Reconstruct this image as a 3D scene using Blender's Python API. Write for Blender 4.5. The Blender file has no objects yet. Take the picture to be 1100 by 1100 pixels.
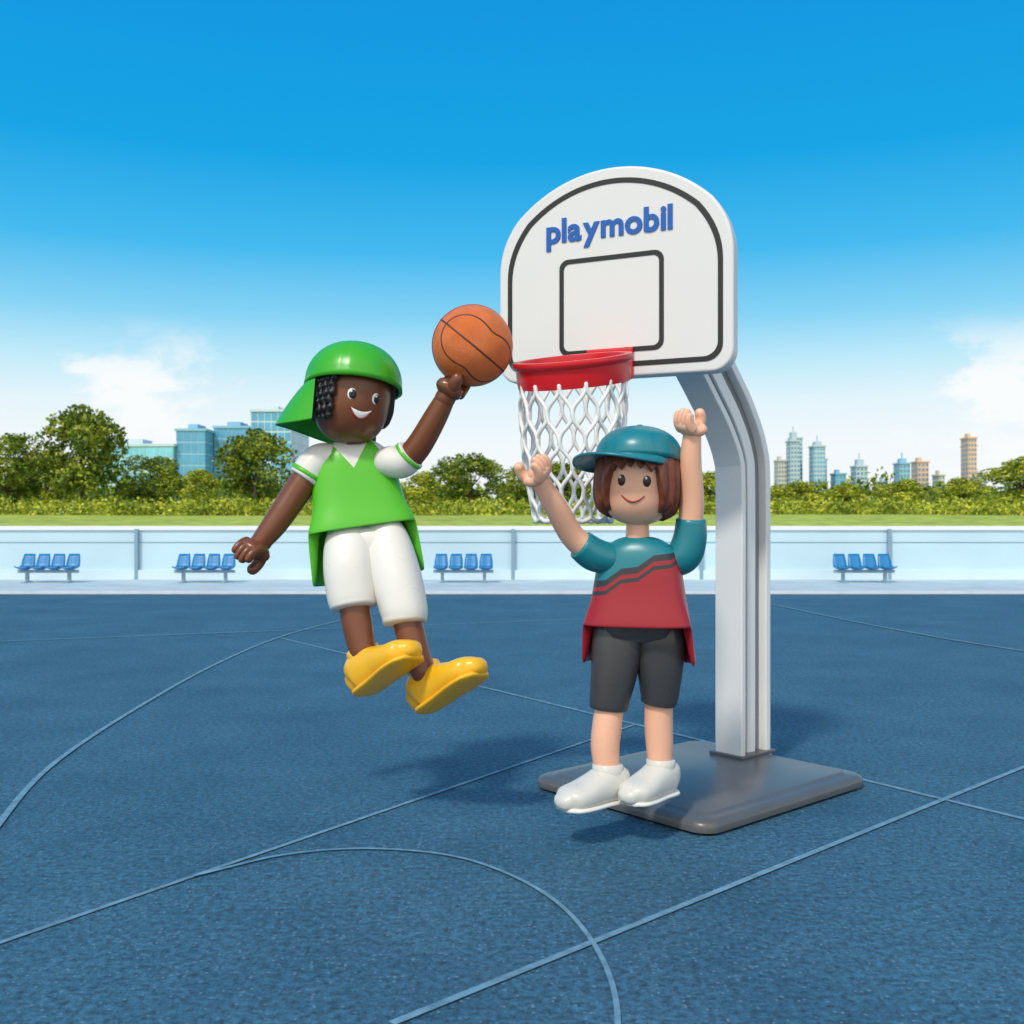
import bpy, math, random
import numpy as np
from mathutils import Vector, Matrix, Euler, noise as mnoise
R=math.radians
random.seed(7); np.random.seed(7)
sc=bpy.context.scene
sc.view_settings.view_transform='Standard'
try: sc.view_settings.look='None'
except Exception: pass
sc.view_settings.exposure=0

# ---------------------------------------------------------------- helpers
def link(o,parent=None):
    sc.collection.objects.link(o)
    if parent is not None: o.parent=parent
    return o
def empty(name,loc=(0,0,0),rot=(0,0,0),scale=1,parent=None):
    o=bpy.data.objects.new(name,None); o.empty_display_size=.1
    o.location=loc; o.rotation_euler=rot; o.scale=(scale,)*3
    return link(o,parent)
def mk(name,verts,faces,mat,parent=None,smooth=True,sub=0,bevel=0,loc=(0,0,0),rot=(0,0,0)):
    me=bpy.data.meshes.new(name)
    me.from_pydata([tuple(v) for v in verts],[],faces)
    if smooth: me.polygons.foreach_set('use_smooth',[True]*len(me.polygons))
    for m in (mat if isinstance(mat,(list,tuple)) else [mat]): me.materials.append(m)
    me.update()
    o=bpy.data.objects.new(name,me); o.location=loc; o.rotation_euler=rot
    link(o,parent)
    if bevel:
        b=o.modifiers.new('b','BEVEL'); b.width=bevel; b.segments=3; b.limit_method='ANGLE'; b.angle_limit=R(35)
    if sub:
        s=o.modifiers.new('s','SUBSURF'); s.levels=sub; s.render_levels=sub
    return o
def box(name,c,s,mat,parent=None,bevel=0,rot=(0,0,0)):
    x,y,z=[k/2 for k in s]
    v=[(-x,-y,-z),(x,-y,-z),(x,y,-z),(-x,y,-z),(-x,-y,z),(x,-y,z),(x,y,z),(-x,y,z)]
    f=[(0,3,2,1),(4,5,6,7),(0,1,5,4),(1,2,6,5),(2,3,7,6),(3,0,4,7)]
    return mk(name,v,f,mat,parent,smooth=False,bevel=bevel,loc=c,rot=rot)
class MB:
    def __init__(s): s.v=[]; s.f=[]; s.m=[]
    def box(s,c,sz,m=0):
        x,y,z=[k/2 for k in sz]; b=len(s.v)
        for p in [(-x,-y,-z),(x,-y,-z),(x,y,-z),(-x,y,-z),(-x,-y,z),(x,-y,z),(x,y,z),(-x,y,z)]:
            s.v.append((c[0]+p[0],c[1]+p[1],c[2]+p[2]))
        for q in [(0,3,2,1),(4,5,6,7),(0,1,5,4),(1,2,6,5),(2,3,7,6),(3,0,4,7)]:
            s.f.append(tuple(b+i for i in q)); s.m.append(m)
    def add(s,v,f,m=0):
        b=len(s.v); s.v+= [tuple(p) for p in v]
        for q in f: s.f.append(tuple(b+i for i in q)); s.m.append(m)
    def obj(s,name,mats,parent=None,smooth=False,**k):
        o=mk(name,s.v,s.f,mats,parent,smooth=smooth,**k)
        o.data.polygons.foreach_set('material_index',s.m); return o
def sgn(x): return -1 if x<0 else 1
def cr(P,t):
    n=len(P)-1; i=min(int(t),n-1); u=t-i
    p1,p2=P[i],P[i+1]
    p0=P[i-1] if i>0 else 2*p1-p2
    p3=P[i+2] if i+2<=n else 2*p2-p1
    return .5*((2*p1)+(-p0+p2)*u+(2*p0-5*p1+4*p2-p3)*u*u+(-p0+3*p1-3*p2+p3)*u**3)
def sweepgeo(pts,radii,up=(0,-1,0),n=24,ex=2,res=6,cap=(1,1)):
    P=[np.array(p,float) for p in pts]
    Rr=[np.array(r if isinstance(r,(tuple,list)) else (r,r),float) for r in radii]
    N=(len(P)-1)*res
    C=[cr(P,i/res) for i in range(N+1)]; Q=[cr(Rr,i/res) for i in range(N+1)]
    T=[]
    for i in range(N+1):
        d=C[min(i+1,N)]-C[max(i-1,0)]; T.append(d/np.linalg.norm(d))
    rings=[]
    def cap_r(c,t,q,k,s):
        L=min(q)*k; out=[]
        for a in (80,62,42,22):
            a=R(a); out.append((c+s*t*L*math.sin(a),t,q*math.cos(a)))
        return out
    if cap[0]: rings+=[(C[0]-T[0]*min(Q[0])*cap[0],T[0],Q[0]*.02)]+cap_r(C[0],T[0],Q[0],cap[0],-1)
    rings+=[(C[i],T[i],Q[i]) for i in range(N+1)]
    if cap[1]: rings+=cap_r(C[N],T[N],Q[N],cap[1],1)[::-1]+[(C[N]+T[N]*min(Q[N])*cap[1],T[N],Q[N]*.02)]
    v=[];f=[]; up=np.array(up,float)
    for c,t,q in rings:
        b=up-up.dot(t)*t; b/=np.linalg.norm(b); s=np.cross(t,b)
        for k in range(n):
            a=2*math.pi*k/n; ca,sa=math.cos(a),math.sin(a)
            v.append(c+q[0]*sgn(ca)*abs(ca)**(2/ex)*s+q[1]*sgn(sa)*abs(sa)**(2/ex)*b)
    m=len(rings)
    for i in range(m-1):
        for k in range(n):
            k2=(k+1)%n
            f.append((i*n+k,i*n+k2,(i+1)*n+k2,(i+1)*n+k))
    f.append(tuple(range(n))[::-1]); f.append(tuple((m-1)*n+k for k in range(n)))
    return v,f
def sweep(name,pts,radii,mat,parent=None,**k):
    v,f=sweepgeo(pts,radii,**k)
    return mk(name,v,f,mat,parent)
def lathegeo(prof,n=64,closed=True):
    v=[];f=[];m=len(prof)
    for k in range(n):
        a=2*math.pi*k/n
        for r,z in prof: v.append((r*math.cos(a),r*math.sin(a),z))
    for k in range(n):
        k2=(k+1)%n
        for j in range(m if closed else m-1):
            j2=(j+1)%m
            f.append((k*m+j,k2*m+j,k2*m+j2,k*m+j2))
    return v,f

# ---------------------------------------------------------------- materials
def mat(name,col,rough=.4,spec=.5,coat=0,noise=0,nscale=5,bump=0,bscale=50,metal=0,bdist=.01,rvar=0,rscale=1):
    m=bpy.data.materials.new(name); m.use_nodes=True; nt=m.node_tree; N=nt.nodes; L=nt.links
    b=N['Principled BSDF']
    b.inputs['Base Color'].default_value=(*col,1); b.inputs['Roughness'].default_value=rough
    b.inputs['Specular IOR Level'].default_value=spec; b.inputs['Coat Weight'].default_value=coat
    b.inputs['Coat Roughness'].default_value=.15
    b.inputs['Metallic'].default_value=metal
    tc=N.new('ShaderNodeTexCoord')
    if noise:
        t=N.new('ShaderNodeTexNoise'); t.inputs['Scale'].default_value=nscale; t.inputs['Detail'].default_value=3
        L.new(tc.outputs['Object'],t.inputs['Vector'])
        r=N.new('ShaderNodeMapRange'); r.inputs[1].default_value=.25; r.inputs[2].default_value=.75
        r.inputs[3].default_value=1-noise; r.inputs[4].default_value=1+noise
        L.new(t.outputs['Fac'],r.inputs[0])
        mx=N.new('ShaderNodeMix'); mx.data_type='RGBA'; mx.blend_type='MULTIPLY'; mx.inputs[0].default_value=1
        mx.inputs[6].default_value=(*col,1); L.new(r.outputs[0],mx.inputs[7]); L.new(mx.outputs[2],b.inputs['Base Color'])
    if rvar:
        t=N.new('ShaderNodeTexNoise'); t.inputs['Scale'].default_value=rscale; t.inputs['Detail'].default_value=1
        L.new(tc.outputs['Object'],t.inputs['Vector'])
        r=N.new('ShaderNodeMapRange'); r.inputs[1].default_value=.3; r.inputs[2].default_value=.7
        r.inputs[3].default_value=rough-rvar; r.inputs[4].default_value=rough+rvar
        L.new(t.outputs['Fac'],r.inputs[0]); L.new(r.outputs[0],b.inputs['Roughness'])
    if bump:
        t=N.new('ShaderNodeTexNoise'); t.inputs['Scale'].default_value=bscale; t.inputs['Detail'].default_value=2
        L.new(tc.outputs['Object'],t.inputs['Vector'])
        bm=N.new('ShaderNodeBump'); bm.inputs['Strength'].default_value=bump; bm.inputs['Distance'].default_value=bdist
        L.new(t.outputs['Fac'],bm.inputs['Height']); L.new(bm.outputs[0],b.inputs['Normal'])
    return m
def ramp(N,stops,interp='LINEAR'):
    r=N.new('ShaderNodeValToRGB'); e=r.color_ramp; e.interpolation=interp
    while len(e.elements)<len(stops): e.elements.new(.5)
    for el,(p,c) in zip(e.elements,stops): el.position=p; el.color=(*c,1)
    return r
PL=dict(rough=.32,rvar=.05,rscale=.08)
skinL=mat('skin_light',(.86,.47,.31),**PL)
skinD=mat('skin_dark',(.17,.055,.021),**PL)
hairBr=mat('hair_brown',(.17,.042,.020),rough=.42,noise=.3,nscale=.12)
hairBk=mat('hair_black',(.014,.013,.015),rough=.42)
green=mat('green_plastic',(.095,.50,.022),**PL)
greenC=mat('green_cap',(.045,.40,.014),**PL)
teal=mat('teal_plastic',(.010,.19,.235),**PL)
whiteP=mat('white_plastic',(.74,.73,.68),**PL)
shoeW=mat('white_shoe',(.62,.61,.56),**PL)
yellow=mat('yellow_shoe',(.85,.46,.016),**PL)
dgrey=mat('dark_grey_plastic',(.048,.048,.051),**PL)
black=mat('black_paint',(.012,.012,.014),rough=.4)
eyeB=mat('eye_brown',(.03,.012,.008),rough=.3)
eyeW=mat('eye_white',(.85,.85,.85),rough=.3)
mouthM=mat('mouth_red',(.30,.03,.02),rough=.4)
redR=mat('red_rim',(.66,.012,.018),rough=.3)
boardW=mat('backboard_white',(.74,.735,.72),rough=.42,noise=.015,nscale=2)
logoB=mat('blue_lettering',(.0,.10,.42),rough=.4)
poleM=mat('pole_light_grey',(.78,.78,.77),rough=.33,noise=.03,nscale=3)
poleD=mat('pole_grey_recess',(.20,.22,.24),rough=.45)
baseM=mat('base_grey',(.10,.102,.107),rough=.32,noise=.06,nscale=7)
netM=mat('net_white',(.80,.80,.78),rough=.45)
ballM=mat('ball_orange',(.74,.17,.03),rough=.40,bump=.4,bscale=1.3,noise=.12,nscale=.08,bdist=.6)
seamM=mat('ball_seam',(.10,.022,.012),rough=.5)
wallM=mat('barrier_pale_blue',(.50,.68,.76),rough=.5,noise=.10,nscale=.4)
wallM2=mat('barrier_pale_lower',(.60,.74,.80),rough=.5,noise=.06,nscale=.8)
railM=mat('rail_white',(.78,.80,.80),rough=.4)
paveM=mat('pavement_pale',(.46,.56,.60),rough=.8,noise=.14,nscale=1.2)
seatM=mat('seat_blue',(.01,.19,.44),rough=.4)
steelM=mat('steel_blue_grey',(.22,.34,.42),rough=.4)
kerbM=mat('kerb_white',(.62,.66,.68),rough=.7,noise=.08,nscale=3)
barkM=mat('bark',(.07,.05,.035),rough=.9,noise=.3,nscale=4)

def math_nodes(N,L):
    def M(op,a,b_=None,c=None):
        n=N.new('ShaderNodeMath'); n.operation=op
        for i,q in enumerate((a,b_,c)):
            if q is None: continue
            if isinstance(q,(int,float)): n.inputs[i].default_value=q
            else: L.new(q,n.inputs[i])
        return n.outputs[0]
    return M
def shirt2():
    m=bpy.data.materials.new('maroon_teal_shirt'); m.use_nodes=True; nt=m.node_tree; N=nt.nodes; L=nt.links
    b=N['Principled BSDF']; b.inputs['Roughness'].default_value=.34
    tc=N.new('ShaderNodeTexCoord'); s=N.new('ShaderNodeSeparateXYZ'); L.new(tc.outputs['Object'],s.inputs[0]); M=math_nodes(N,L)
    pp=M('PINGPONG',M('ADD',s.outputs['X'],100.),17.)
    h=M('SUBTRACT',s.outputs['Z'],M('MULTIPLY',pp,.30))
    h=M('SUBTRACT',h,M('MULTIPLY',s.outputs['X'],.42))
    h=M('DIVIDE',h,160.)
    r=ramp(N,[(0,(.33,.010,.020)),(.555,(.03,.03,.035)),(.585,(.33,.010,.02)),(.61,(.03,.03,.035)),(.655,(.010,.19,.235))],'CONSTANT')
    L.new(h,r.inputs[0]); L.new(r.outputs[0],b.inputs['Base Color'])
    return m
shirt2M=shirt2()
def shirt1():
    m=bpy.data.materials.new('green_tank_white_tee'); m.use_nodes=True; nt=m.node_tree; N=nt.nodes; L=nt.links
    b=N['Principled BSDF']; b.inputs['Roughness'].default_value=.34
    tc=N.new('ShaderNodeTexCoord'); s=N.new('ShaderNodeSeparateXYZ'); L.new(tc.outputs['Object'],s.inputs[0]); M=math_nodes(N,L)
    e=M('MULTIPLY_ADD',M('ABSOLUTE',M('SUBTRACT',M('ABSOLUTE',s.outputs['X']),21.)),1.5,s.outputs['Z'])
    r=ramp(N,[(0,(.095,.50,.022)),(.745,(.74,.73,.68))],'CONSTANT')
    L.new(M('DIVIDE',e,200.),r.inputs[0]); L.new(r.outputs[0],b.inputs['Base Color'])
    return m
shirt1M=shirt1()

def groundmat(name,c1,c2,fine,spk):
    m=bpy.data.materials.new(name); m.use_nodes=True; nt=m.node_tree; N=nt.nodes; L=nt.links
    b=N['Principled BSDF']; b.inputs['Roughness'].default_value=.66; b.inputs['Specular IOR Level'].default_value=.4
    tc=N.new('ShaderNodeTexCoord')
    t1=N.new('ShaderNodeTexNoise'); t1.inputs['Scale'].default_value=1.1; t1.inputs['Detail'].default_value=4; t1.inputs['Roughness'].default_value=.7
    t2=N.new('ShaderNodeTexNoise'); t2.inputs['Scale'].default_value=fine; t2.inputs['Detail'].default_value=3; t2.inputs['Roughness'].default_value=.85
    t3=N.new('ShaderNodeTexVoronoi'); t3.inputs['Scale'].default_value=fine*1.4
    for t in (t1,t2,t3): L.new(tc.outputs['Object'],t.inputs['Vector'])
    r1=ramp(N,[(.3,c1),(.7,c2)]); L.new(t1.outputs['Fac'],r1.inputs[0])
    mr=N.new('ShaderNodeMapRange'); mr.inputs[1].default_value=.35; mr.inputs[2].default_value=.65; mr.inputs[3].default_value=1-spk; mr.inputs[4].default_value=1+spk
    L.new(t2.outputs['Fac'],mr.inputs[0])
    mx=N.new('ShaderNodeMix'); mx.data_type='RGBA'; mx.blend_type='MULTIPLY'; mx.inputs[0].default_value=1
    L.new(r1.outputs[0],mx.inputs[6]); L.new(mr.outputs[0],mx.inputs[7])
    M=math_nodes(N,L)
    r3=ramp(N,[(0,(1,1,1)),(.2,(1,1,1)),(.32,(0,0,0))]); L.new(t3.outputs['Distance'],r3.inputs[0])
    sp=N.new('ShaderNodeSeparateColor'); L.new(t3.outputs['Color'],sp.inputs[0])
    sel2=M('MULTIPLY',M('MULTIPLY',r3.outputs[0],M('GREATER_THAN',sp.outputs[0],.68)),.6)
    mx2=N.new('ShaderNodeMix'); mx2.data_type='RGBA'; L.new(sel2,mx2.inputs[0]); L.new(mx.outputs[2],mx2.inputs[6])
    mx2.inputs[7].default_value=(c2[0]*2.6+.04,c2[1]*2.0,c2[2]*1.8,1)
    L.new(mx2.outputs[2],b.inputs['Base Color'])
    bm=N.new('ShaderNodeBump'); bm.inputs['Strength'].default_value=.8; bm.inputs['Distance'].default_value=.008
    L.new(t2.outputs['Fac'],bm.inputs['Height']); L.new(bm.outputs[0],b.inputs['Normal'])
    return m
courtM=groundmat('court_blue_asphalt',(.022,.085,.142),(.044,.130,.200),38,.55)
grassM=mat('grass',(.38,.44,.045),rough=.9,noise=.35,nscale=1.1)
lineM=mat('court_line_paint',(.13,.26,.35),rough=.7,noise=.35,nscale=18)

def leafmat(name,ca,cb,cc):
    m=bpy.data.materials.new(name); m.use_nodes=True; nt=m.node_tree; N=nt.nodes; L=nt.links
    b=N['Principled BSDF']; b.inputs['Roughness'].default_value=.6; b.inputs['Specular IOR Level'].default_value=.2
    g=N.new('ShaderNodeNewGeometry'); tc=N.new('ShaderNodeTexCoord')
    t=N.new('ShaderNodeTexNoise'); t.inputs['Scale'].default_value=.55; t.inputs['Detail'].default_value=1; L.new(tc.outputs['Object'],t.inputs['Vector'])
    M=math_nodes(N,L)
    a=M('MULTIPLY_ADD',g.outputs['Random Per Island'],.35,M('SUBTRACT',t.outputs['Fac'],.17))
    r=ramp(N,[(.3,ca),(.5,cb),(.72,cc)]); L.new(a,r.inputs[0]); L.new(r.outputs[0],b.inputs['Base Color'])
    return m
leafA=leafmat('foliage_green',(.055,.10,.014),(.15,.22,.022),(.34,.38,.04))
leafB=leafmat('foliage_yellow_green',(.12,.17,.014),(.32,.37,.035),(.55,.56,.06))

# ---------------------------------------------------------------- sky + sun
SUN_EL=50; dirx,diry=-.50,-.86     # sun stands to the left, behind the camera
w=bpy.data.worlds.new('World'); sc.world=w; w.use_nodes=True
nt=w.node_tree; N=nt.nodes; L=nt.links; bg=N['Background']; bg.inputs[1].default_value=.1
tc=N.new('ShaderNodeTexCoord'); sx=N.new('ShaderNodeSeparateXYZ'); L.new(tc.outputs['Generated'],sx.inputs[0])
sk=N.new('ShaderNodeTexSky'); sk.sky_type='NISHITA'; sk.sun_disc=False; sk.sun_elevation=R(SUN_EL)
sk.sun_rotation=math.atan2(dirx,diry)
rp=ramp(N,[(0,(.94,.98,1)),(.07,(.92,.97,1)),(.11,(.80,.94,1)),(.15,(.52,.84,.98)),(.19,(.24,.67,.94)),(.25,(.05,.50,.89)),(.33,(.0,.38,.81)),(.45,(.0,.32,.77)),(1,(.03,.22,.55))])
L.new(sx.outputs['Z'],rp.inputs[0])
WM=math_nodes(N,L)
def SS(v,a,b_,lo=0,hi=1):
    n=N.new('ShaderNodeMapRange'); n.interpolation_type='SMOOTHSTEP'
    L.new(v,n.inputs[0])
    for i,q in zip((1,2,3,4),(a,b_,lo,hi)): n.inputs[i].default_value=q
    return n.outputs[0]
mp=N.new('ShaderNodeMapping'); mp.inputs['Scale'].default_value=(12,12,26); mp.inputs['Location'].default_value=(.4,.2,.9); L.new(tc.outputs['Generated'],mp.inputs[0])
nz=N.new('ShaderNodeTexNoise'); nz.inputs['Scale'].default_value=1; nz.inputs['Detail'].default_value=5; nz.inputs['Roughness'].default_value=.64; L.new(mp.outputs[0],nz.inputs['Vector'])
az=WM('DIVIDE',sx.outputs['X'],WM('MAXIMUM',WM('ABSOLUTE',sx.outputs['Y']),.05))
left=WM('MULTIPLY',SS(az,-.48,-.36),SS(az,-.34,-.20,1,0))
right=SS(az,.34,.48)
m1_=WM('MAXIMUM',left,right)
bias=WM('MULTIPLY_ADD',m1_,.31,-.10)
low=SS(sx.outputs['Z'],.12,.19,1,0)
dens=SS(WM('ADD',nz.outputs['Fac'],bias),.56,.76)
cl=WM('MULTIPLY',dens,low)
mixs=N.new('ShaderNodeMix'); mixs.data_type='RGBA'; mixs.inputs[0].default_value=.94
sc10=N.new('ShaderNodeVectorMath'); sc10.operation='SCALE'; sc10.inputs['Scale'].default_value=10; L.new(rp.outputs[0],sc10.inputs[0])
L.new(sk.outputs[0],mixs.inputs[6]); L.new(sc10.outputs[0],mixs.inputs[7])
mixc=N.new('ShaderNodeMix'); mixc.data_type='RGBA'; L.new(cl,mixc.inputs[0]); L.new(mixs.outputs[2],mixc.inputs[6]); mixc.inputs[7].default_value=(9.5,9.8,9.9,1)
backfill=WM('MULTIPLY',SS(WM('MULTIPLY',sx.outputs['Y'],-1.),.0,.7),SS(sx.outputs['Z'],-.02,.05))  # brighter white sky behind the camera, added as soft frontal fill
mixfill=N.new('ShaderNodeMix'); mixfill.data_type='RGBA'; L.new(WM('MULTIPLY',backfill,.85),mixfill.inputs[0]); L.new(mixc.outputs[2],mixfill.inputs[6]); mixfill.inputs[7].default_value=(14.5,13.8,12.6,1)
L.new(mixfill.outputs[2],bg.inputs[0])
sl=bpy.data.lights.new('sun','SUN'); sl.energy=2.3; sl.angle=R(6); sl.color=(1,.95,.87)
so=bpy.data.objects.new('sun',sl); link(so)
tow=Vector((dirx,diry,0)).normalized()*math.cos(R(SUN_EL))+Vector((0,0,math.sin(R(SUN_EL))))
so.rotation_euler=tow.to_track_quat('Z','Y').to_euler(); so.location=tow*30

# ---------------------------------------------------------------- ground, court
def sheet(name,x0,x1,y0,y1,z,m):
    return mk(name,[(x0,y0,z),(x1,y0,z),(x1,y1,z),(x0,y1,z)],[(0,1,2,3)],m,smooth=False)
sheet('ground',-3000,3000,-1500,4000,-.004,grassM)
sheet('basketball_court',-60,60,-20,17.3,.0,courtM)
sheet('pavement',-60,60,17.42,26,.001,paveM)
box('kerb',(0,17.36,.02),(120,.12,.06),kerbM)
def strip(mb,pts,wd,z,res=10):
    P=[np.array(p,float) for p in pts]; n=(len(P)-1)*res if len(P)>2 else 1
    C=[cr(P,i/n*(len(P)-1)) for i in range(n+1)]; v=[]
    for i,c in enumerate(C):
        d=C[min(i+1,n)]-C[max(i-1,0)]; d/=np.linalg.norm(d); s=np.array((-d[1],d[0]))*wd/2
        v+=[(*(c+s),z),(*(c-s),z)]
    mb.add(v,[(2*i,2*i+1,2*i+3,2*i+2) for i in range(n)])
mb=MB()
strip(mb,[(-2.48,10.91),(3.2,2.80)],.03,.004)
strip(mb,[(-1.9,2.5),(.75,6.27)],.022,.005)
strip(mb,[(-.3,2.55),(4.9,7.3)],.026,.006)
strip(mb,[(-1.6,2.7),(-1.85,3.4),(-2.12,4.24),(-2.36,5.29),(-2.50,6.86),(-2.57,8.83),(-2.48,10.91),(-2.1,12.8),(-1.3,15)],.03,.007)
strip(mb,[(-1.12,3.60),(-.85,3.83),(-.529,3.90),(-.17,3.78),(.124,3.405),(.26,2.9),(.24,2.4),(.05,1.9)],.016,.008)
strip(mb,[(-9,9.1),(3.5,13.9)],.03,.009)
strip(mb,[(3.6,16.8),(3.84,15.07),(4.3,12),(4.88,9.76),(6,7.5)],.035,.010)
mb.obj('court_lines',[lineM])

# barrier wall
bw=empty('barrier_wall',(0,21.6,0))
m1=MB(); m1.box((0,0,.62),(70,.08,.86)); m1.obj('panels',[wallM],bw)
m1=MB(); m1.box((0,-.05,.10),(70,.16,.20)); m1.obj('plinth',[wallM2],bw)
m1=MB(); m1.box((0,-.01,1.08),(70,.14,.09)); m1.obj('top_rail',[railM],bw)
m1=MB()
for i in range(-9,10): m1.box((-3.93+i*3.95,-.09,.53),(.07,.1,1.06))
m1.box((0,-.045,.78),(70,.012,.014))
m1.obj('posts',[steelM],bw)

# seats
def seatgroup(x):
    e=empty('stadium_seat_row',(x,20.4,0)); s=MB()
    for k in range(4):
        cx=(k-1.5)*.30
        n=9; v=[];f=[]
        for j in range(n):
            t=j/(n-1)
            if t<.5: y=-.17+.62*t; z=.31-.03*math.sin(t*2*math.pi)
            else: y=.14+.10*(t-.5)*2; z=.31+.26*(t-.5)*2
            for i in range(5):
                u=(i-2)/2; wv=.135*(1-.2*max(0,t-.7)/.3)
                v.append((cx+u*wv,y-.02*abs(u)**2*(t>.5),z+.035*abs(u)**2*(t<=.5)))
        nv=len(v)
        v+=[(a,b_+.02,c-.03) for a,b_,c in v]
        for j in range(n-1):
            for i in range(4):
                q=(j*5+i,j*5+i+1,(j+1)*5+i+1,(j+1)*5+i); f.append(q); f.append(tuple(nv+a for a in q[::-1]))
        for j in range(n-1):
            f.append((j*5,(j+1)*5,nv+(j+1)*5,nv+j*5)); f.append((j*5+4,nv+j*5+4,nv+(j+1)*5+4,(j+1)*5+4))
        for i in range(4):
            f.append((i,nv+i,nv+i+1,i+1)); o=(n-1)*5; f.append((o+i,o+i+1,nv+o+i+1,nv+o+i))
        s.add(v,f)
    s.obj('bucket_seats',[seatM],e,smooth=True)
    b=MB(); b.box((0,.05,.225),(1.2,.07,.06))
    for q in (-.42,.42):
        b.box((q,.05,.10),(.06,.06,.19)); b.box((q,.02,.012),(.08,.34,.02))
    b.obj('steel_frame',[steelM],e)
for px in (-9.26,-6.14,-.97,7.03): seatgroup(px)

# grass bank
v=[];f=[]; xs=np.linspace(-160,160,81); ys=[24,32,42,52,60,75,100,140,200,420]; zs=[-.3,.1,.75,1.3,1.5,1.6,1.7,1.6,1.3,1.0]
for j,y in enumerate(ys):
    for x in xs:
        k=1+ (y/100)*1.2
        v.append((x*k,y,zs[j]+(.25*mnoise.noise(Vector((x*.06,y*.05,0))) if j>1 else 0)))
nx=len(xs)
for j in range(len(ys)-1):
    for i in range(nx-1): f.append((j*nx+i,j*nx+i+1,(j+1)*nx+i+1,(j+1)*nx+i))
mk('grass_bank',v,f,grassM)

# ---------------------------------------------------------------- trees
def leaves(centers,n,size,rng):
    wts=np.array([r[0]*r[2] for c,r in centers]); wts/=wts.sum()
    idx=rng.choice(len(centers),n,p=wts)
    C=np.array([c for c,r in centers])[idx]; RR=np.array([r for c,r in centers])[idx]
    d=rng.normal(size=(n,3)); d/=np.linalg.norm(d,axis=1)[:,None]
    rad=rng.uniform(.45,1.12,n)**.6
    p=C+d*RR*rad[:,None]
    a=rng.normal(size=(n,3)); a/=np.linalg.norm(a,axis=1)[:,None]
    b=np.cross(a,rng.normal(size=(n,3))); b/=np.linalg.norm(b,axis=1)[:,None]
    s=rng.uniform(.55,1.2,n)[:,None]*size
    V=np.stack([p-a*s,p-b*s*.6,p+a*s,p+b*s*.6],1).reshape(-1,3)
    return V
def treemesh(name,seed,h,cw,leafm,n=5500):
    rng=np.random.default_rng(seed); cl=[]
    ch=h*.80; base=h*.20
    for i in range(28):
        t=rng.uniform(0,1); prof=math.sin(math.pi*(.12+.80*t))**.7
        a=rng.uniform(0,6.283); rr=cw/2*prof*rng.uniform(.25,.85)
        r=rng.uniform(.11,.20)*cw
        cl.append((np.array([rr*math.cos(a),rr*math.sin(a),base+ch*(.06+.84*t)]),np.array([r,r,r*.8])))
    V=leaves(cl,n,.20,rng)
    mbb=MB()
    tv,tf=sweepgeo([(0,0,-.6),(.05,0,h*.25),(-.08,.05,h*.5),(0,0,h*.8)],[.028*h,.022*h,.014*h,.005*h],up=(0,1,.01),n=8,res=3)
    mbb.add(tv,tf,0)
    for c,r in cl[:12]:
        z0=rng.uniform(.2,.5)*h; tv,tf=sweepgeo([(0,0,z0),tuple(c*.5+np.array([0,0,z0*.45])),tuple(c)],[.011*h,.007*h,.003*h],up=(.1,.2,1),n=5,res=2)
        mbb.add(tv,tf,0)
    nv=len(mbb.v); nf=len(mbb.f)
    verts=mbb.v+V.tolist(); faces=mbb.f+[(nv+4*i,nv+4*i+1,nv+4*i+2,nv+4*i+3) for i in range(len(V)//4)]
    me=bpy.data.meshes.new(name); me.from_pydata(verts,[],faces); me.materials.append(barkM); me.materials.append(leafm)
    me.polygons.foreach_set('material_index',[0]*nf+[1]*(len(faces)-nf)); me.update(); return me
T=[treemesh('tree_mesh_a',1,8,7.0,leafA),treemesh('tree_mesh_b',2,8,7.6,leafA),treemesh('tree_mesh_c',3,8,7.2,leafB),treemesh('tree_mesh_d',5,8,6.0,leafA)]
def tree(px,d,topy,wd,var,rot=0):
    z0=1.45; x=(px)/1100*d; h=(topy/1100*d+1.26-z0); s=h/8
    o=bpy.data.objects.new('deciduous_tree',T[var]); o.location=(x,d,z0); ws=(wd/1100*d)/7.2
    o.scale=(ws,ws,s); o.rotation_euler=(0,0,rot); link(o)
tree(-462,72,124,98,0,.3); tree(-535,70,92,80,1,1.1); tree(-500,88,75,70,2,2); 
tree(-388,76,68,82,1,2.1); tree(-275,78,98,92,0,3.3); tree(-330,90,52,60,2,.4)
tree(-45,76,72,86,0,4.1); tree(-95,92,50,60,2,1); tree(12,84,58,70,1,.7); tree(60,80,66,80,3,2)
tree(545,70,66,95,2,2.7); tree(420,82,42,60,2,.9); tree(300,80,40,66,2,1.9); tree(222,78,50,70,2,5)
tree(355,98,38,60,2,3); tree(485,90,44,60,2,4)
rng=np.random.default_rng(11); cl=[]
for i in range(520):
    y=rng.uniform(100,135); x=rng.uniform(-.62,.62)*y
    hh=rng.uniform(1.8,3.6)+ (1.8 if x<-30 else 0)*rng.uniform(.2,1)
    r=rng.uniform(1.0,2.2); cl.append((np.array([x,y,1.2+hh*rng.uniform(.35,.95)]),np.array([r*1.3,r,r])))
V=leaves(cl,42000,.34,rng)
mk('distant_tree_belt',V.tolist(),[(4*i,4*i+1,4*i+2,4*i+3) for i in range(len(V)//4)],leafA,smooth=False)
cl=[]
for i in range(420):
    y=rng.uniform(62,70); x=rng.uniform(-.58,.58)*y
    r=rng.uniform(.3,.8); cl.append((np.array([x,y,1.55+r*.5]),np.array([r*1.8,r,r])))
V=leaves(cl,28000,.14,rng)
mk('shrub_row',V.tolist(),[(4*i,4*i+1,4*i+2,4*i+3) for i in range(len(V)//4)],leafB,smooth=False)

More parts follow.
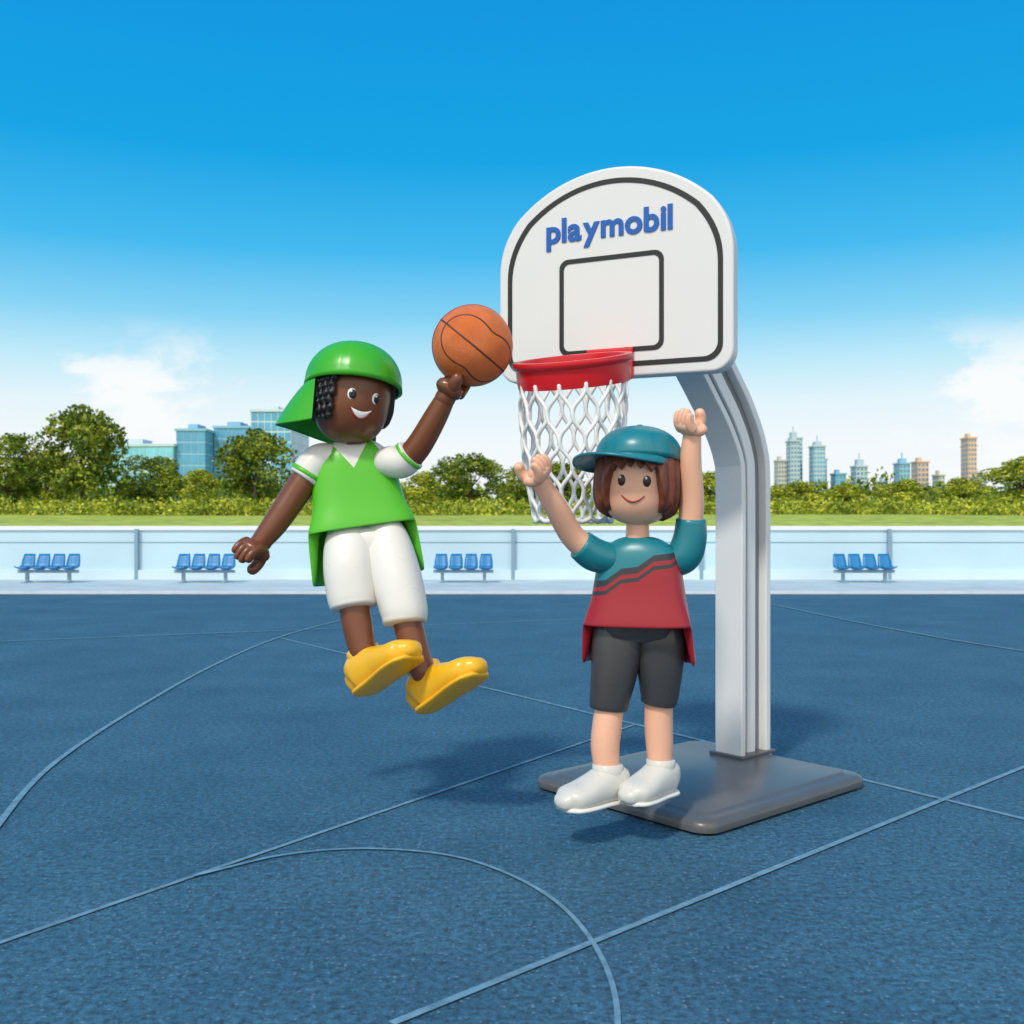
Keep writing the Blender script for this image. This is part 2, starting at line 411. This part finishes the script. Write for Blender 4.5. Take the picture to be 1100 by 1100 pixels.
# ---------------------------------------------------------------- buildings
def glass(name,c,r=.2): return mat(name,c,rough=r,spec=.8,noise=.35,nscale=.12)
gBlue=glass('glass_blue',(.08,.34,.56)); gDk=glass('glass_dark_blue',(.12,.25,.38)); gCy=glass('glass_cyan',(.16,.52,.66))
cW=mat('facade_white',(.55,.68,.74),rough=.7,noise=.06,nscale=.1); cB=mat('facade_blue',(.24,.50,.66),rough=.6); cO=mat('facade_orange',(.72,.48,.34),rough=.8)  # building base colours lightened to stand in for distance haze
cT=mat('facade_tan',(.60,.56,.50),rough=.8); cG=mat('facade_grey',(.44,.56,.65),rough=.8)
def tower(name,x0,x1,y,dep,h,st,cols,fm,gm,full=False,crown=0):
    e=empty(name,((x0+x1)/2,y,0)); W=x1-x0
    b=MB(); b.box((0,dep/2,h/2),(W,dep,h)); b.obj('walls',[fm],e)
    g=MB(); fh=h/st; g2=.82 if full else .55
    cwid=W/cols; gw=.86 if full else .6
    for i in range(st):
        for j in range(cols):
            g.box((-W/2+cwid*(j+.5),-.02,fh*(i+.55)),(cwid*gw,.16,fh*g2))
        nd=max(2,int(dep/cwid)); dw=dep/nd
        for j in range(nd):
            for s in (-1,1): g.box((s*(W/2+.01),dw*(j+.5),fh*(i+.55)),(.16,dw*gw,fh*g2))
    g.obj('windows',[gm],e)
    r=MB(); r.box((0,dep/2,h+.35),(W+.8,dep+.8,.7)); r.box((-W*.15,dep/2,h+1.6),(W*.35,dep*.4,1.8))
    if crown: r.box((0,dep/2,h+crown/2+.7),(W*.55,dep*.55,crown)); r.box((0,dep/2,h+crown+2),(.5,.5,3.4))
    r.obj('roof',[fm],e)
k=300/1100
tower('glass_office_building',-320*k,-278*k,300,22,28,9,7,cB,gBlue,True)
tower('glass_office_building',-277.5*k,-235*k,297,26,32.5,11,6,cW,gBlue,True)
tower('low_office_building',-435*k,-352*k,290,20,22,6,12,cW,gCy,True)
tower('low_office_building',-351*k,-321*k,292,20,26.5,8,4,cB,gBlue,True)
k=500/1100
for a,b_,tp,fm,gm,st,co,cr_ in [(283,292,62,cT,gDk,14,3,0),(293,303,82,cG,gDk,18,3,4),(304,315,88,cW,gDk,20,3,0),(316,328,76,cG,gBlue,17,4,2),(329,339,64,cB,gDk,14,3,0),(345,356,48,cB,gBlue,10,3,0),(360,372,55,cG,gDk,12,3,3),(398,404,40,cG,gDk,8,2,0),(405,416,58,cB,gDk,12,3,2),(434,446,61,cO,gDk,12,3,0),(447,453,46,cT,gDk,10,2,0),(478,487,85,cO,gDk,18,3,0),(488,497,78,cO,gDk,16,3,3),(505,520,50,cT,gDk,10,4,0),(525,545,56,cG,gBlue,11,4,0)]:
    tower('high_rise_tower',a*k,b_*k,500+random.uniform(-15,15),8,tp*k+1.26,st,co,fm,gm,False,cr_)

# ---------------------------------------------------------------- basketball hoop
hoop=empty('basketball_hoop',(.888,4.821,0))
def rr(hx,hy,r,n=8):
    out=[]
    for cx,cy,a0 in ((hx-r,hy-r,0),(-hx+r,hy-r,90),(-hx+r,-hy+r,180),(hx-r,-hy+r,270)):
        for i in range(n+1):
            a=R(a0+90*i/n); out.append((cx+r*math.cos(a),cy+r*math.sin(a)))
    return out
def stack(outs,zs):
    v=[];f=[];n=len(outs[0])
    for o,z in zip(outs,zs): v+=[(x,y,z) for x,y in o]
    for i in range(len(outs)-1):
        for k in range(n): f.append((i*n+k,i*n+(k+1)%n,(i+1)*n+(k+1)%n,(i+1)*n+k))
    f.append(tuple(range(n))[::-1]); f.append(tuple((len(outs)-1)*n+k for k in range(n)))
    return v,f
BA=R(41)
v,f=stack([rr(.61,.52,.09),rr(.612,.522,.09),rr(.607,.517,.09),rr(.592,.502,.085),rr(.57,.48,.08),rr(.55,.46,.07),rr(.54,.45,.065),rr(.535,.445,.06)],[.012,.034,.050,.060,.063,.065,.071,.073])
b=mk('base_plate',v,f,baseM,hoop,smooth=True,rot=(0,0,BA))
b.modifiers.new('e','EDGE_SPLIT').split_angle=R(40)
pole=empty('pole',(1.086-.888,5.143-4.821,0),(0,0,BA),1,hoop)
path=[(.122,.06),(.122,.75),(.122,1.42),(.10,1.60),(.0,1.78),(-.14,1.95),(-.26,2.10),(-.32,2.28),(-.32,2.45)]
def beam(name,o0,o1,hw,m):
    P=[np.array(p,float) for p in path]; n=(len(P)-1)*6
    C=[cr(P,i/6) for i in range(n+1)]; v=[];f=[]
    for i,c in enumerate(C):
        d=C[min(i+1,n)]-C[max(i-1,0)]; d/=np.linalg.norm(d); s=np.array((-d[1],d[0]))
        for o,y in ((o0,-hw),(o1,-hw),(o1,hw),(o0,hw)):
            q=c+s*o; v.append((q[0],y,q[1]))
    for i in range(n):
        for k_ in range(4):
            k2=(k_+1)%4; f.append((i*4+k_,i*4+k2,(i+1)*4+k2,(i+1)*4+k_))
    f.append((0,1,2,3)); f.append((n*4+3,n*4+2,n*4+1,n*4))
    return mk(name,v,f,m,pole,smooth=False,bevel=.006)
beam('front_flange',.088,.122,.083,poleM)
beam('rear_flange',-.122,-.082,.083,poleM)
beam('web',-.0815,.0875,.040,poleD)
beam('web_rib',-.03,.035,.056,poleM)
box('pole_foot_pad',(.122,0,.077),(.29,.205,.016),baseM,pole,bevel=.005)

bd=empty('backboard',(.462-.888,4.8-4.821,0),(0,0,R(-25)),1,hoop)
def boardoutline(hw,zb,zs,zt,rc,n=10,rs=.14):
    pts=[]
    for i in range(n+1):
        a=R(270+90*i/n); pts.append((hw-rc+rc*math.cos(a),zb+rc+rc*math.sin(a)))
    sag=zt-zs; Rd=(hw*hw+sag*sag)/(2*sag); am=math.asin(hw/Rd)
    arc=[(Rd*math.sin(a),zt-Rd+Rd*math.cos(a)) for a in np.linspace(am,0,24)]
    P0=np.array((hw,zs-rs)); P1=np.array((hw,zs)); 
    j=next(i for i,p in enumerate(arc) if math.hypot(p[0]-hw,p[1]-zs)>rs)
    P2=np.array(arc[j])
    for t in np.linspace(0,1,9): q=(1-t)**2*P0+2*t*(1-t)*P1+t*t*P2; pts.append(tuple(q))
    pts+=arc[j+1:]
    return pts+[(-x,z) for x,z in pts[::-1] if x>1e-6]
def prism(name,out,y0,y1,m,parent,bev=0):
    n=len(out); v=[(x,y0,z) for x,z in out]+[(x,y1,z) for x,z in out]
    f=[tuple(range(n)),tuple(range(2*n-1,n-1,-1))]+[(k_,n+k_,n+(k_+1)%n,(k_+1)%n) for k_ in range(n)]
    return mk(name,v,f,m,parent,smooth=False,bevel=bev)
def ringline(name,o1,o2,y0,y1,m,parent):
    n=len(o1); v=[(x,y0,z) for x,z in o1]+[(x,y0,z) for x,z in o2]+[(x,y1,z) for x,z in o1]+[(x,y1,z) for x,z in o2]
    f=[]
    for k_ in range(n):
        q=(k_+1)%n; f+=[(k_,q,n+q,n+k_),(k_,2*n+k_,2*n+q,q),(n+k_,n+q,3*n+q,3*n+k_)]
    return mk(name,v,f,m,parent,smooth=False)
prism('board_panel',boardoutline(.578,1.925,2.60,2.912,.10),0,.095,boardW,bd,.012)
ringline('border_line',boardoutline(.531,1.972,2.57,2.857,.08),boardoutline(.508,1.995,2.555,2.834,.065),-.003,.002,black,bd)
def rrxz(hw,z0,z1,r):
    zc=(z0+z1)/2; return [(x,z+zc) for x,z in rr(hw,(z1-z0)/2,r)]
ringline('target_square',rrxz(.258,2.04,2.50,.045),rrxz(.236,2.062,2.478,.03),-.003,.002,black,bd)
# lettering : each glyph thickened separately so neighbouring letters keep their gaps
glyphs=[]; xcur=0
for ch in 'playmobil':
    tcu=bpy.data.curves.new('lettering','FONT'); tcu.body=ch; tcu.size=.2; tcu.extrude=.003; tcu.offset=.0062; tcu.resolution_u=5
    to=bpy.data.objects.new('lettering_tmp',tcu); link(to); bpy.context.view_layer.update()
    me=bpy.data.meshes.new_from_object(to.evaluated_get(bpy.context.evaluated_depsgraph_get()))
    bpy.data.objects.remove(to)
    co=np.array([v_.co[:] for v_ in me.vertices]); x0=co[:,0].min(); x1=co[:,0].max()
    vs=[(c[0]-x0+xcur,c[1],c[2]) for c in co]; fs=[tuple(p.vertices) for p in me.polygons]
    glyphs.append((vs,fs)); xcur+=x1-x0+.0085
xcur-=.0085; sw=.625/xcur; lb=MB()
for vs,fs in glyphs: lb.add([(x*sw-.325,z-.003,y*sw+2.59) for x,y,z in vs],fs)
lb.obj('lettering',[logoB],bd)

# rim
RY=-.475; TI=R(13)
rim=empty('rim',(.0,RY,1.892),(TI,0,0),1,bd)
prof=[(.228,-.055),(.240,-.055),(.244,-.03),(.244,.025),(.256,.032),(.260,.045),(.256,.058),(.228,.058),(.224,.05),(.224,-.045)]
v,f=lathegeo(prof,96); o=mk('ring',v,f,redR,rim); o.modifiers.new('e','EDGE_SPLIT').split_angle=R(50)
box('mount_arm',(0,.335,.01),(.17,.20,.075),redR,rim,bevel=.012)
box('mount_plate',(0,-.0135,1.985),(.23,.025,.15),redR,bd,bevel=.01)
net=MB(); NS=13; rows=5; Tn=50; H=.585
def netpt(a,t,dr=0):
    r=.226*(1-.02*math.sin(math.pi*t)-.28*t**3)+dr
    y=r*math.sin(a); return (r*math.cos(a),y,-.04+math.sin(TI)*y*(1-t)-H*t)
for s in (-1,1):
    for i in range(NS):
        Q=[]
        for j in range(Tn+1):
            t=j/Tn; ph=t*rows
            wob=-.18*math.sin(2*math.pi*ph)
            a=2*math.pi*i/NS+s*(math.pi/NS)*(ph+.75*wob)
            Q.append(netpt(a,t**.93,.003*s*math.cos(ph*2*math.pi)+.002*math.sin(i*2.3+ph*3)))
        v,f=sweepgeo(Q,[.0090]*len(Q),up=(math.cos(2*math.pi*i/NS),math.sin(2*math.pi*i/NS),0),n=8,res=1)
        net.add(v,f)
off=math.pi/NS*(rows%2)
for i in range(NS):
    a0=2*math.pi*i/NS+off
    Q=[]
    for j in range(9):
        u=j/8; a=a0+2*math.pi/NS*u; x,y,z=netpt(a,1,0); Q.append((x,y,z-.016*math.sin(math.pi*u)))
    v,f=sweepgeo(Q,[.010]*9,up=(0,0,1),n=8,res=1); net.add(v,f)
net.obj('net',[netM],bd,smooth=True,loc=(0,RY,1.892))

# ---------------------------------------------------------------- toy figures
def figroot(name,loc,U): return empty(name,loc,(0,0,0),U)
def torso(parent,loc,rot,Hs,m,front=44):
    rings=[(66,44,20,3),(22,51,28,3),(2,56.5,33,3),(0,59,35.5,3),(1.5,60.5,36.5,3),(10,60,36,3),(20,58.5,35.5,3),(38,55.5,34,3),(60,52,32.5,2.9),(76,49,31,2.8),(92,46.5,29.5,2.7),(110,44,28,2.5),(120,37,25,2.4),(127,26,20,2.2),(131,15,14,2)]
    n=96; v=[];f=[]
    for ri,(z,a,b_,e) in enumerate(rings):
        for k_ in range(n):
            th=2*math.pi*k_/n; c,s=math.cos(th),math.sin(th)
            wgt=max(0,1-z/70)
            fr=min(1,max(0,(-s-.10)/.30)); fr=fr*fr*(3-2*fr)
            raise_=front*fr*wgt
            v.append((a*sgn(c)*abs(c)**(2/e),b_*sgn(s)*abs(s)**(2/e),z*Hs+raise_))
    for i in range(len(rings)-1):
        for k_ in range(n): f.append((i*n+k_,i*n+(k_+1)%n,(i+1)*n+(k_+1)%n,(i+1)*n+k_))
    f.append(tuple((len(rings)-1)*n+k_ for k_ in range(n))); f.append(tuple(range(n))[::-1])
    return mk('shirt',v,f,m,parent,loc=loc,rot=rot,sub=1)
def hr(z,Rx=37,Rz=46): return Rx*max(0,1-abs(z/Rz)**2.7)**(1/2.3)
def headpt(azd,z,off=0):
    r=hr(z)+off; a=R(azd); return (r*math.sin(a),-r*math.cos(a),z)
def head(parent,loc,rot,skin,sc_=1):
    h=empty('head',loc,rot,sc_,parent)
    prof=[(hr(z),z) for z in np.linspace(-45.5,45.5,40)]
    v,f=lathegeo(prof,64,closed=False); f.append(tuple(k_*40 for k_ in range(64))[::-1]); f.append(tuple(k_*40+39 for k_ in range(64)))
    mk('face_skin',v,f,skin,h)
    return h
def disc(name,h,azd,z,rx,rz,off,m,th=1.2):
    v=[];f=[];n=24; RN=5
    for j in range(RN+1):
        q=j/RN
        for k_ in range(n):
            a=2*math.pi*k_/n; zz=z+rz*q*math.sin(a); r0=hr(zz)
            az_=azd+math.degrees(rx*q*math.cos(a)/r0)
            v.append(headpt(az_,zz,off+th*(1-q**4)-.6*(q==1)))
    for j in range(RN):
        for k_ in range(n): f.append((j*n+k_,j*n+(k_+1)%n,(j+1)*n+(k_+1)%n,(j+1)*n+k_))
    return mk(name,v,f,m,h)
def facetube(name,h,pts,r,m):
    P=[headpt(a,z,.2) for a,z in pts]
    return sweep(name,P,[(r_,r_) for r_ in r],m,h,up=(.01,.02,1),n=10,res=4)
def hand(parent,pos,D,G,skin,s=1.0,name='hand',close=125):
    D=np.array(D,float); D/=np.linalg.norm(D); G=np.array(G,float); G-=G.dot(D)*D; G/=np.linalg.norm(G); Hh=np.cross(D,G)
    p=np.array(pos,float); Rr=11.5*s; c=p+D*Rr*.9
    m_=MB()
    def arc(a0,a1,off,r0,r1,wd,n=7):
        pts=[];rad=[]
        for i in range(n):
            t=i/(n-1); a=R(a0+(a1-a0)*t)
            pts.append(c+Rr*(-math.cos(a)*D+math.sin(a)*G)+Hh*off); rr_=r0+(r1-r0)*t
            rad.append((rr_,wd*(1-.15*t)))
        v,f=sweepgeo(pts,rad,up=Hh,n=16,res=3,ex=2.4); m_.add(v,f)
    arc(-35,55,0,6.3*s,5.8*s,11.5*s)
    for i,(o_,e_) in enumerate(((-8.4,close-14),(-2.8,close),(2.8,close-3),(8.2,close-20))):
        arc(35,e_,o_*s,5.0*s,4.1*s,3.5*s)
    arc(-15,-close+8,-3.2*s,5.4*s,4.6*s,5.6*s)
    v,f=sweepgeo([p-D*9*s,p+D*2*s],[8.6*s,8.2*s],up=Hh,n=16,res=2); m_.add(v,f)
    return m_.obj(name,[skin],parent,smooth=True)
def shoe(parent,ank,F,Up,m,sm,s=1,name='shoe'):
    F=Vector(F).normalized(); Up=Vector(Up); Up=(Up-Up.dot(F)*F).normalized(); S=F.cross(Up)
    M=Matrix((S,F,Up)).transposed()
    def tr(v): return [Vector(ank)+M@Vector(p) for p in v]
    mb_=MB()
    P=[(0,-20,17),(0,-13,20),(0,0,21),(0,16,18),(0,34,14.5),(0,50,12.5),(0,58,10.5)]
    rad=[(11,14),(17,19),(18.5,20.5),(19,17),(21,13.5),(20,11.8),(13,9)]
    P=[(a*s,b_*s,c*s) for a,b_,c in P]; rad=[(a*s,b_*s) for a,b_ in rad]
    v,f=sweepgeo(P,rad,up=(0,0,1),n=28,ex=2.6,res=5); v=[(p[0],p[1],max(p[2],1.5*s)) for p in v]
    mb_.add(tr(v),f)
    v,f=sweepgeo([(0,0,24*s),(0,-1*s,41*s)],[(17.5*s,17.5*s),(16.5*s,16.5*s)],up=(0,1,0),n=24,res=3,cap=(0,.15)); mb_.add(tr(v),f)
    mb_.obj(name,[m],parent,smooth=True)
    mb_=MB(); P=[(0,-19,3),(0,-12,3),(0,10,3),(0,34,3),(0,50,3),(0,58,3)]; rad=[(13,3),(18,3.2),(19,3.2),(22.3,3.2),(21,3.2),(14,3)]
    v,f=sweepgeo([(a*s,b_*s,c*s) for a,b_,c in P],[(a*s,b_*s) for a,b_ in rad],up=(0,0,1),n=28,ex=3,res=5); mb_.add(tr(v),f)
    mb_.obj(name+'_sole',[sm],parent,smooth=True)
def capdome(h,m,tilt,brimyaw,Rc=42,z0=14,zt=52,brimlen=40,curve=9,droop=0,span=68,slope=0):
    c=empty('cap',(0,0,0),tilt,1,h)
    n=96; v=[];f=[]; prof=[]
    for i in range(17):
        a=R(90*i/16); prof.append((math.cos(a)**.85*Rc if i<16 else .3,z0+math.sin(a)*(zt-z0)))
    prof=[(Rc-3,z0+2),(Rc-3,z0-5),(Rc+.6,z0-5)]+prof
    nn=len(prof)
    for k_ in range(n):
        a=2*math.pi*k_/n
        groove=1-.016*math.exp(-((((a*6/(2*math.pi))+.5)%1-.5)/.04)**2)
        for r_,z_ in prof: v.append((r_*groove*math.cos(a),r_*groove*1.04*math.sin(a),z_))
    for k_ in range(n):
        for j in range(nn-1):
            k2=(k_+1)%n; f.append((k_*nn+j,k2*nn+j,k2*nn+j+1,k_*nn+j+1))
    f.append(tuple(k_*nn+nn-1 for k_ in range(n)))
    mk('cap_crown',v,f,m,c)
    v,f=lathegeo([(0.1,zt+3),(3,zt+2.4),(4.5,zt+.5),(4,zt-2)],20,closed=False); mk('cap_button',v,f,m,c)
    v=[];f=[]; A=31; B=9
    for i in range(A):
        a=R(-span+2*span*i/(A-1))
        for j in range(B):
            t=j/(B-1)
            L_=brimlen*max(0,math.cos(a*90/span))**.55
            x=math.sin(a)*(Rc-1+L_*t*.45); y=-math.cos(a)*(Rc-1)*1.04-L_*t*.95
            z_=z0-3-curve*(x/Rc)**2*(.3+.7*t)-droop*t*t-slope*t
            v.append((x,y,z_))
    nv=len(v); v+=[(x,y,z_-2.6) for x,y,z_ in v]
    for i in range(A-1):
        for j in range(B-1):
            q=(i*B+j,i*B+j+1,(i+1)*B+j+1,(i+1)*B+j); f.append(q[::-1]); f.append(tuple(nv+a for a in q))
        e_=B-1; f.append((i*B+e_,(i+1)*B+e_,nv+(i+1)*B+e_,nv+i*B+e_))
    mk('cap_brim',v,f,m,c,rot=(0,0,R(brimyaw)))
    return c

# ---- defender, caught in a small hop -----------------------------------
U2=.00368
f2=figroot('toy_basketball_player',(.497,4.05,.141),U2)
skin=skinL
shoe(f2,(-33,-2,0),(-.82,-.57,0),(0,0,1),shoeW,whiteP,1.0,'left_shoe')
shoe(f2,(26,12,4),(-.70,-.70,0),(0,0,1),shoeW,whiteP,.95,'right_shoe')
sweep('left_shin',[(-33,-1,34),(-35,-1,60),(-33,0,82),(-29,2,112)],[13.5,15.5,16,15],skin,f2,up=(0,-1,0))
sweep('right_shin',[(26,12,36),(25,12,62),(24,11,84),(24,9,116)],[13,15,15.5,15],skin,f2,up=(0,-1,0))
m_=MB()
for P,rd in (([(-31,3,101),(-30,3,110),(-25,4,140),(-20,6,178),(-15,6,205)],[(20.5,20.5),(21.5,22),(25,24),(28,24),(25,18)]),
             ([(24,10,106),(25,9,116),(25,7,144),(24,6,178),(17,6,205)],[(19.5,20),(21,21.5),(25,24),(28,24),(25,18)])):
    v,f=sweepgeo(P,rd,up=(0,-1,0),n=32,ex=2.3,cap=(.12,1)); m_.add(v,f)
v,f=sweepgeo([(-20,4,190),(0,4,190),(20,4,190)],[(26,21)]*3,up=(0,0,1),n=24,ex=2.5); m_.add(v,f)
m_.obj('shorts',[dgrey],f2,smooth=True)
torso(f2,(1,0,148),(R(-1),0,R(-14)),1.055,shirt2M,front=42)
sweep('neck',[(0,0,280),(0,0,305)],[13,12],skin,f2,cap=(0,0))
sweep('left_sleeve',[(-32,-2,262),(-48,-6,267),(-62,-10,277)],[(17,18),(18,18),(16.5,17)],teal,f2,up=(0,-1,0),cap=(1,.12))
sweep('left_arm',[(-53,-8,270),(-72,-16,288),(-90,-34,318),(-106,-48,343)],[13.5,13,12,9.5],skin,f2,up=(0,-1,0))
hand(f2,(-109,-50,348),(-.50,-.30,.80),(.55,-.55,.2),skin,1.12,'left_hand')
sweep('right_sleeve',[(36,0,258),(49,-4,266),(55,-6,284),(56,-8,304)],[(17,18),(19,19),(18,18),(16,16)],teal,f2,up=(0,-1,.1),cap=(1,.12))
sweep('right_arm',[(54,-6,280),(56,-12,322),(53,-20,362),(54,-26,392)],[13.5,13,12,9.5],skin,f2,up=(0,-1,.1))
hand(f2,(54,-27,398),(.05,-.15,1),(-.85,-.5,0),skin,1.12,'right_hand')
h=head(f2,(0,-3,346),(R(1),R(3),R(-14)),skin,1.05)
disc('left_eye',h,-19,-1,4.6,6.2,0,eyeB); disc('right_eye',h,21,-1,4.6,6.2,0,eyeB)
disc('left_eye_glint',h,-21,2,1.4,1.6,1,eyeW,.6); disc('right_eye_glint',h,19,2,1.4,1.6,1,eyeW,.6)
facetube('smile',h,[(-18,-16),(-10,-20),(0,-22),(10,-20),(18,-16)],[.6,.9,1.1,.9,.6],mouthM)
def hairshell(h,m,edge,thick=6,locks=18,ztop=44,seed=1,amp=1.6):
    n=240; B=20; v=[];f=[]
    for k_ in range(n):
        azd=-180+360*k_/n; ze=edge(azd)
        for j in range(B+1):
            t=j/B; z=ztop+(ze-ztop)*t
            lock=abs(math.sin(R(azd)*locks/2+1.5*mnoise.noise(Vector((math.cos(R(azd))*2,math.sin(R(azd))*2,z*.03+seed)))))
            off=thick*(1-.25*(1-t))+amp*(lock-.5)*(.4+.6*t) - (thick*.45 if j==B else 0)
            v.append(headpt(azd,min(z,44.5),off) if z<44 else headpt(azd,44,off*.7))
        v.append(headpt(azd,ze+1.5,-1.5))
    W=B+2
    for k_ in range(n):
        k2=(k_+1)%n
        for j in range(W-1): f.append((k_*W+j,k_*W+j+1,k2*W+j+1,k2*W+j))
    return mk('hair',v,f,m,h)
def edge2(a):
    x=abs(a)
    tooth=7*abs(((a/14+.3)%1)-.5)*2
    if x<33: return 19-tooth-6*(x/33)
    if x<46: return 13-(x-33)/13*38-tooth*.6
    return -25-tooth-min(9,(x-46)*.15)
hairshell(h,hairBr,edge2,thick=8,locks=22,seed=3,amp=4)
capdome(h,teal,(R(-8),R(-2),0),-40,Rc=44.5,z0=24,zt=55,brimlen=29,curve=5,droop=3,span=88,slope=0)

# ---- jumper -----------------------------------------------------------
U1=.0040
f1=figroot('toy_basketball_player',(-.64,4.42,1.26),U1)
skin=skinD
TR=(R(-6),R(-8),R(10))
torso(f1,(6,0,-64),TR,1.17,shirt1M,front=54)
sweep('neck',[(-7,-2,82),(-9,-4,100)],[13,12],skin,f1,cap=(0,0))
m_=MB()
for P,rd in (([(-6,-26,-92),(-8,-23,-80),(-12,-17,-50),(-13,-8,-22),(-8,2,0)],[(25,25),(27,27),(28,28),(26,23),(20,16)]),
             ([(48,-32,-108),(46,-28,-94),(37,-18,-62),(25,-8,-26),(12,2,0)],[(23,24),(25,27),(27,28),(26,23),(20,16)])):
    v,f=sweepgeo(P,rd,up=(0,-1,0),n=32,ex=2.3,cap=(.12,1)); m_.add(v,f)
v,f=sweepgeo([(-9,-6,-26),(8,-6,-26),(23,-6,-30)],[(23,21)]*3,up=(0,0,1),n=24,ex=2.5); m_.add(v,f)
m_.obj('trousers',[whiteP],f1,smooth=True)
sweep('left_shin',[(-8,-24,-80),(-3,-29,-108),(4,-35,-136),(10,-38,-152)],[16,16,14.5,13],skin,f1,up=(0,-1,0))
sweep('right_shin',[(46,-28,-92),(54,-34,-120),(62,-40,-144),(68,-43,-158)],[15,15.5,14,13],skin,f1,up=(0,-1,0))
LU=(-.28,.35,.90)
shoe(f1,(19,-46,-174),(.74,-.55,.58),LU,yellow,yellow,1.08,'left_shoe')
shoe(f1,(84,-46,-192),(.76,-.50,.58),LU,yellow,yellow,1.08,'right_shoe')
sweep('left_sleeve',[(-34,2,66),(-49,0,62),(-62,-3,44)],[(17,18),(19,19),(19,19)],whiteP,f1,up=(0,-1,0),cap=(1,.12))
sweep('left_sleeve_trim',[(-58.5,-2.3,50.3),(-60.4,-2.7,47.2)],[(20,20),(20,20)],green,f1,up=(0,-1,0),cap=(.1,.1),res=1)
sweep('left_arm',[(-55,-1,54),(-72,-6,28),(-92,-14,-4),(-108,-20,-26)],[15,15,13.5,10.5],skin,f1,up=(0,-1,0))
hand(f1,(-110,-22,-31),(-.55,-.35,-.75),(-.3,-.9,.3),skin,1.2,'left_hand')
sweep('right_sleeve',[(28,-4,62),(42,-8,62),(52,-12,70)],[(17,18),(18,19),(17,17.5)],whiteP,f1,up=(0,-1,0),cap=(1,.12))
sweep('right_sleeve_trim',[(48.8,-11,66.8),(50.9,-11.6,68.8)],[(18.4,18.4),(18.2,18.2)],green,f1,up=(0,-1,0),cap=(.1,.1),res=1)
sweep('right_arm',[(46,-9,62),(62,-16,80),(80,-22,110),(92,-26,132)],[14.5,14,12.5,10],skin,f1,up=(0,-1,0))
hand(f1,(95,-27,137),(.5,-.1,.86),(.1,1,0),skin,1.3,'right_hand',close=100)
h=head(f1,(-11,-6,131),(R(4),R(9),R(26)),skin,1.09)
for nm,a in (('left',-18),('right',20)):
    disc(nm+'_eye',h,a,0,4.6,6.0,0,eyeW,1.0); disc(nm+'_pupil',h,a+1.0,-.3,3.6,4.7,.9,black,.8); disc(nm+'_glint',h,a-1,2,1.1,1.2,1.8,eyeW,.5)
v=[];f=[];n=15
for i in range(n):
    t=-1+2*i/(n-1); a=16*t; top=-15+2.2*t*t*1.2; bot=-15-6*(1-t*t)+2.6*t*t
    for j in range(4): v.append(headpt(a,top+(bot-top)*j/3,.9 if 0<j<3 else .5))
for i in range(n-1):
    for j in range(3): f.append((i*4+j,i*4+j+1,(i+1)*4+j+1,(i+1)*4+j))
mk('teeth_smile',v,f,eyeW,h)
facetube('lip',h,[(-18,-12),(-10,-19),(0,-21.8),(10,-19),(18,-12)],[.5,.8,.9,.8,.5],mouthM)
def edge1(a):
    x=abs(a); lim=40 if a<0 else 66
    if x<lim: return 20
    if x<lim+14: return 20-(x-lim)/14*44
    return -24
hairshell(h,hairBk,edge1,thick=4,locks=30,seed=5,amp=2.6)
br=MB()
for i,a in enumerate(list(range(-172,-44,9))+list(range(104,180,9))):
    pts=[];rad=[]
    for j in range(17):
        z=16-j*2.6; pts.append(headpt(a+2*math.sin(j*1.1+i),z,4 if z>-22 else 3)); rad.append(2.7+1.0*math.sin(j*2.3+i*1.7))
    v,f=sweepgeo(pts,rad,up=(math.sin(R(a)),-math.cos(R(a)),.05),n=10,res=3); br.add(v,f)
br.obj('textured_hair',[hairBk],h,smooth=True)
capdome(h,greenC,(R(-12),R(-2),0),-150,Rc=47.5,z0=13,zt=54,brimlen=34,curve=10,droop=12,span=82,slope=20)

# ball
ball=empty('basketball',(-.64+.0040*118,4.42-.0040*20,1.26+.0040*184),(R(20),R(35),R(25)),.0040)
br_=43
prof=[(br_*math.cos(R(a)),br_*math.sin(R(a))) for a in np.linspace(-89.5,89.5,60)]
v,f=lathegeo(prof,80,closed=False); mk('ball_skin',v,f,ballM,ball)
s_=MB()
def loop(fn,n=96):
    P=[np.array(fn(2*math.pi*i/n)) for i in range(n)]; nn=8; v=[];f=[]
    for i in range(n):
        t=P[(i+1)%n]-P[i-1]; t/=np.linalg.norm(t); o=P[i]/np.linalg.norm(P[i]); b_=np.cross(t,o)
        for k_ in range(nn):
            a=2*math.pi*k_/nn; v.append(P[i]+1.0*math.cos(a)*b_+.35*math.sin(a)*o)
    for i in range(n):
        for k_ in range(nn): f.append((i*nn+k_,((i+1)%n)*nn+k_,((i+1)%n)*nn+(k_+1)%nn,i*nn+(k_+1)%nn))
    s_.add(v,f)
loop(lambda a:(br_*math.cos(a),br_*math.sin(a),0)); loop(lambda a:(br_*math.cos(a),0,br_*math.sin(a)))
def side(sg):
    def fn(a):
        y=sg*(.62-.22*math.cos(2*a)); r_=math.sqrt(1-y*y); return (br_*r_*math.cos(a),br_*y,br_*r_*math.sin(a))
    return fn
loop(side(1)); loop(side(-1))
s_.obj('seams',[seamM],ball,smooth=True)

# ---------------------------------------------------------------- camera
cd=bpy.data.cameras.new('camera'); cd.lens=36; cd.sensor_width=36; cd.shift_y=.0073; cd.clip_end=6000; cd.clip_start=.05
cd.dof.use_dof=True; cd.dof.focus_distance=4.35; cd.dof.aperture_fstop=5.0
co_=bpy.data.objects.new('camera',cd); co_.location=(0,0,1.26); co_.rotation_euler=(R(90),0,0); link(co_)
sc.camera=co_
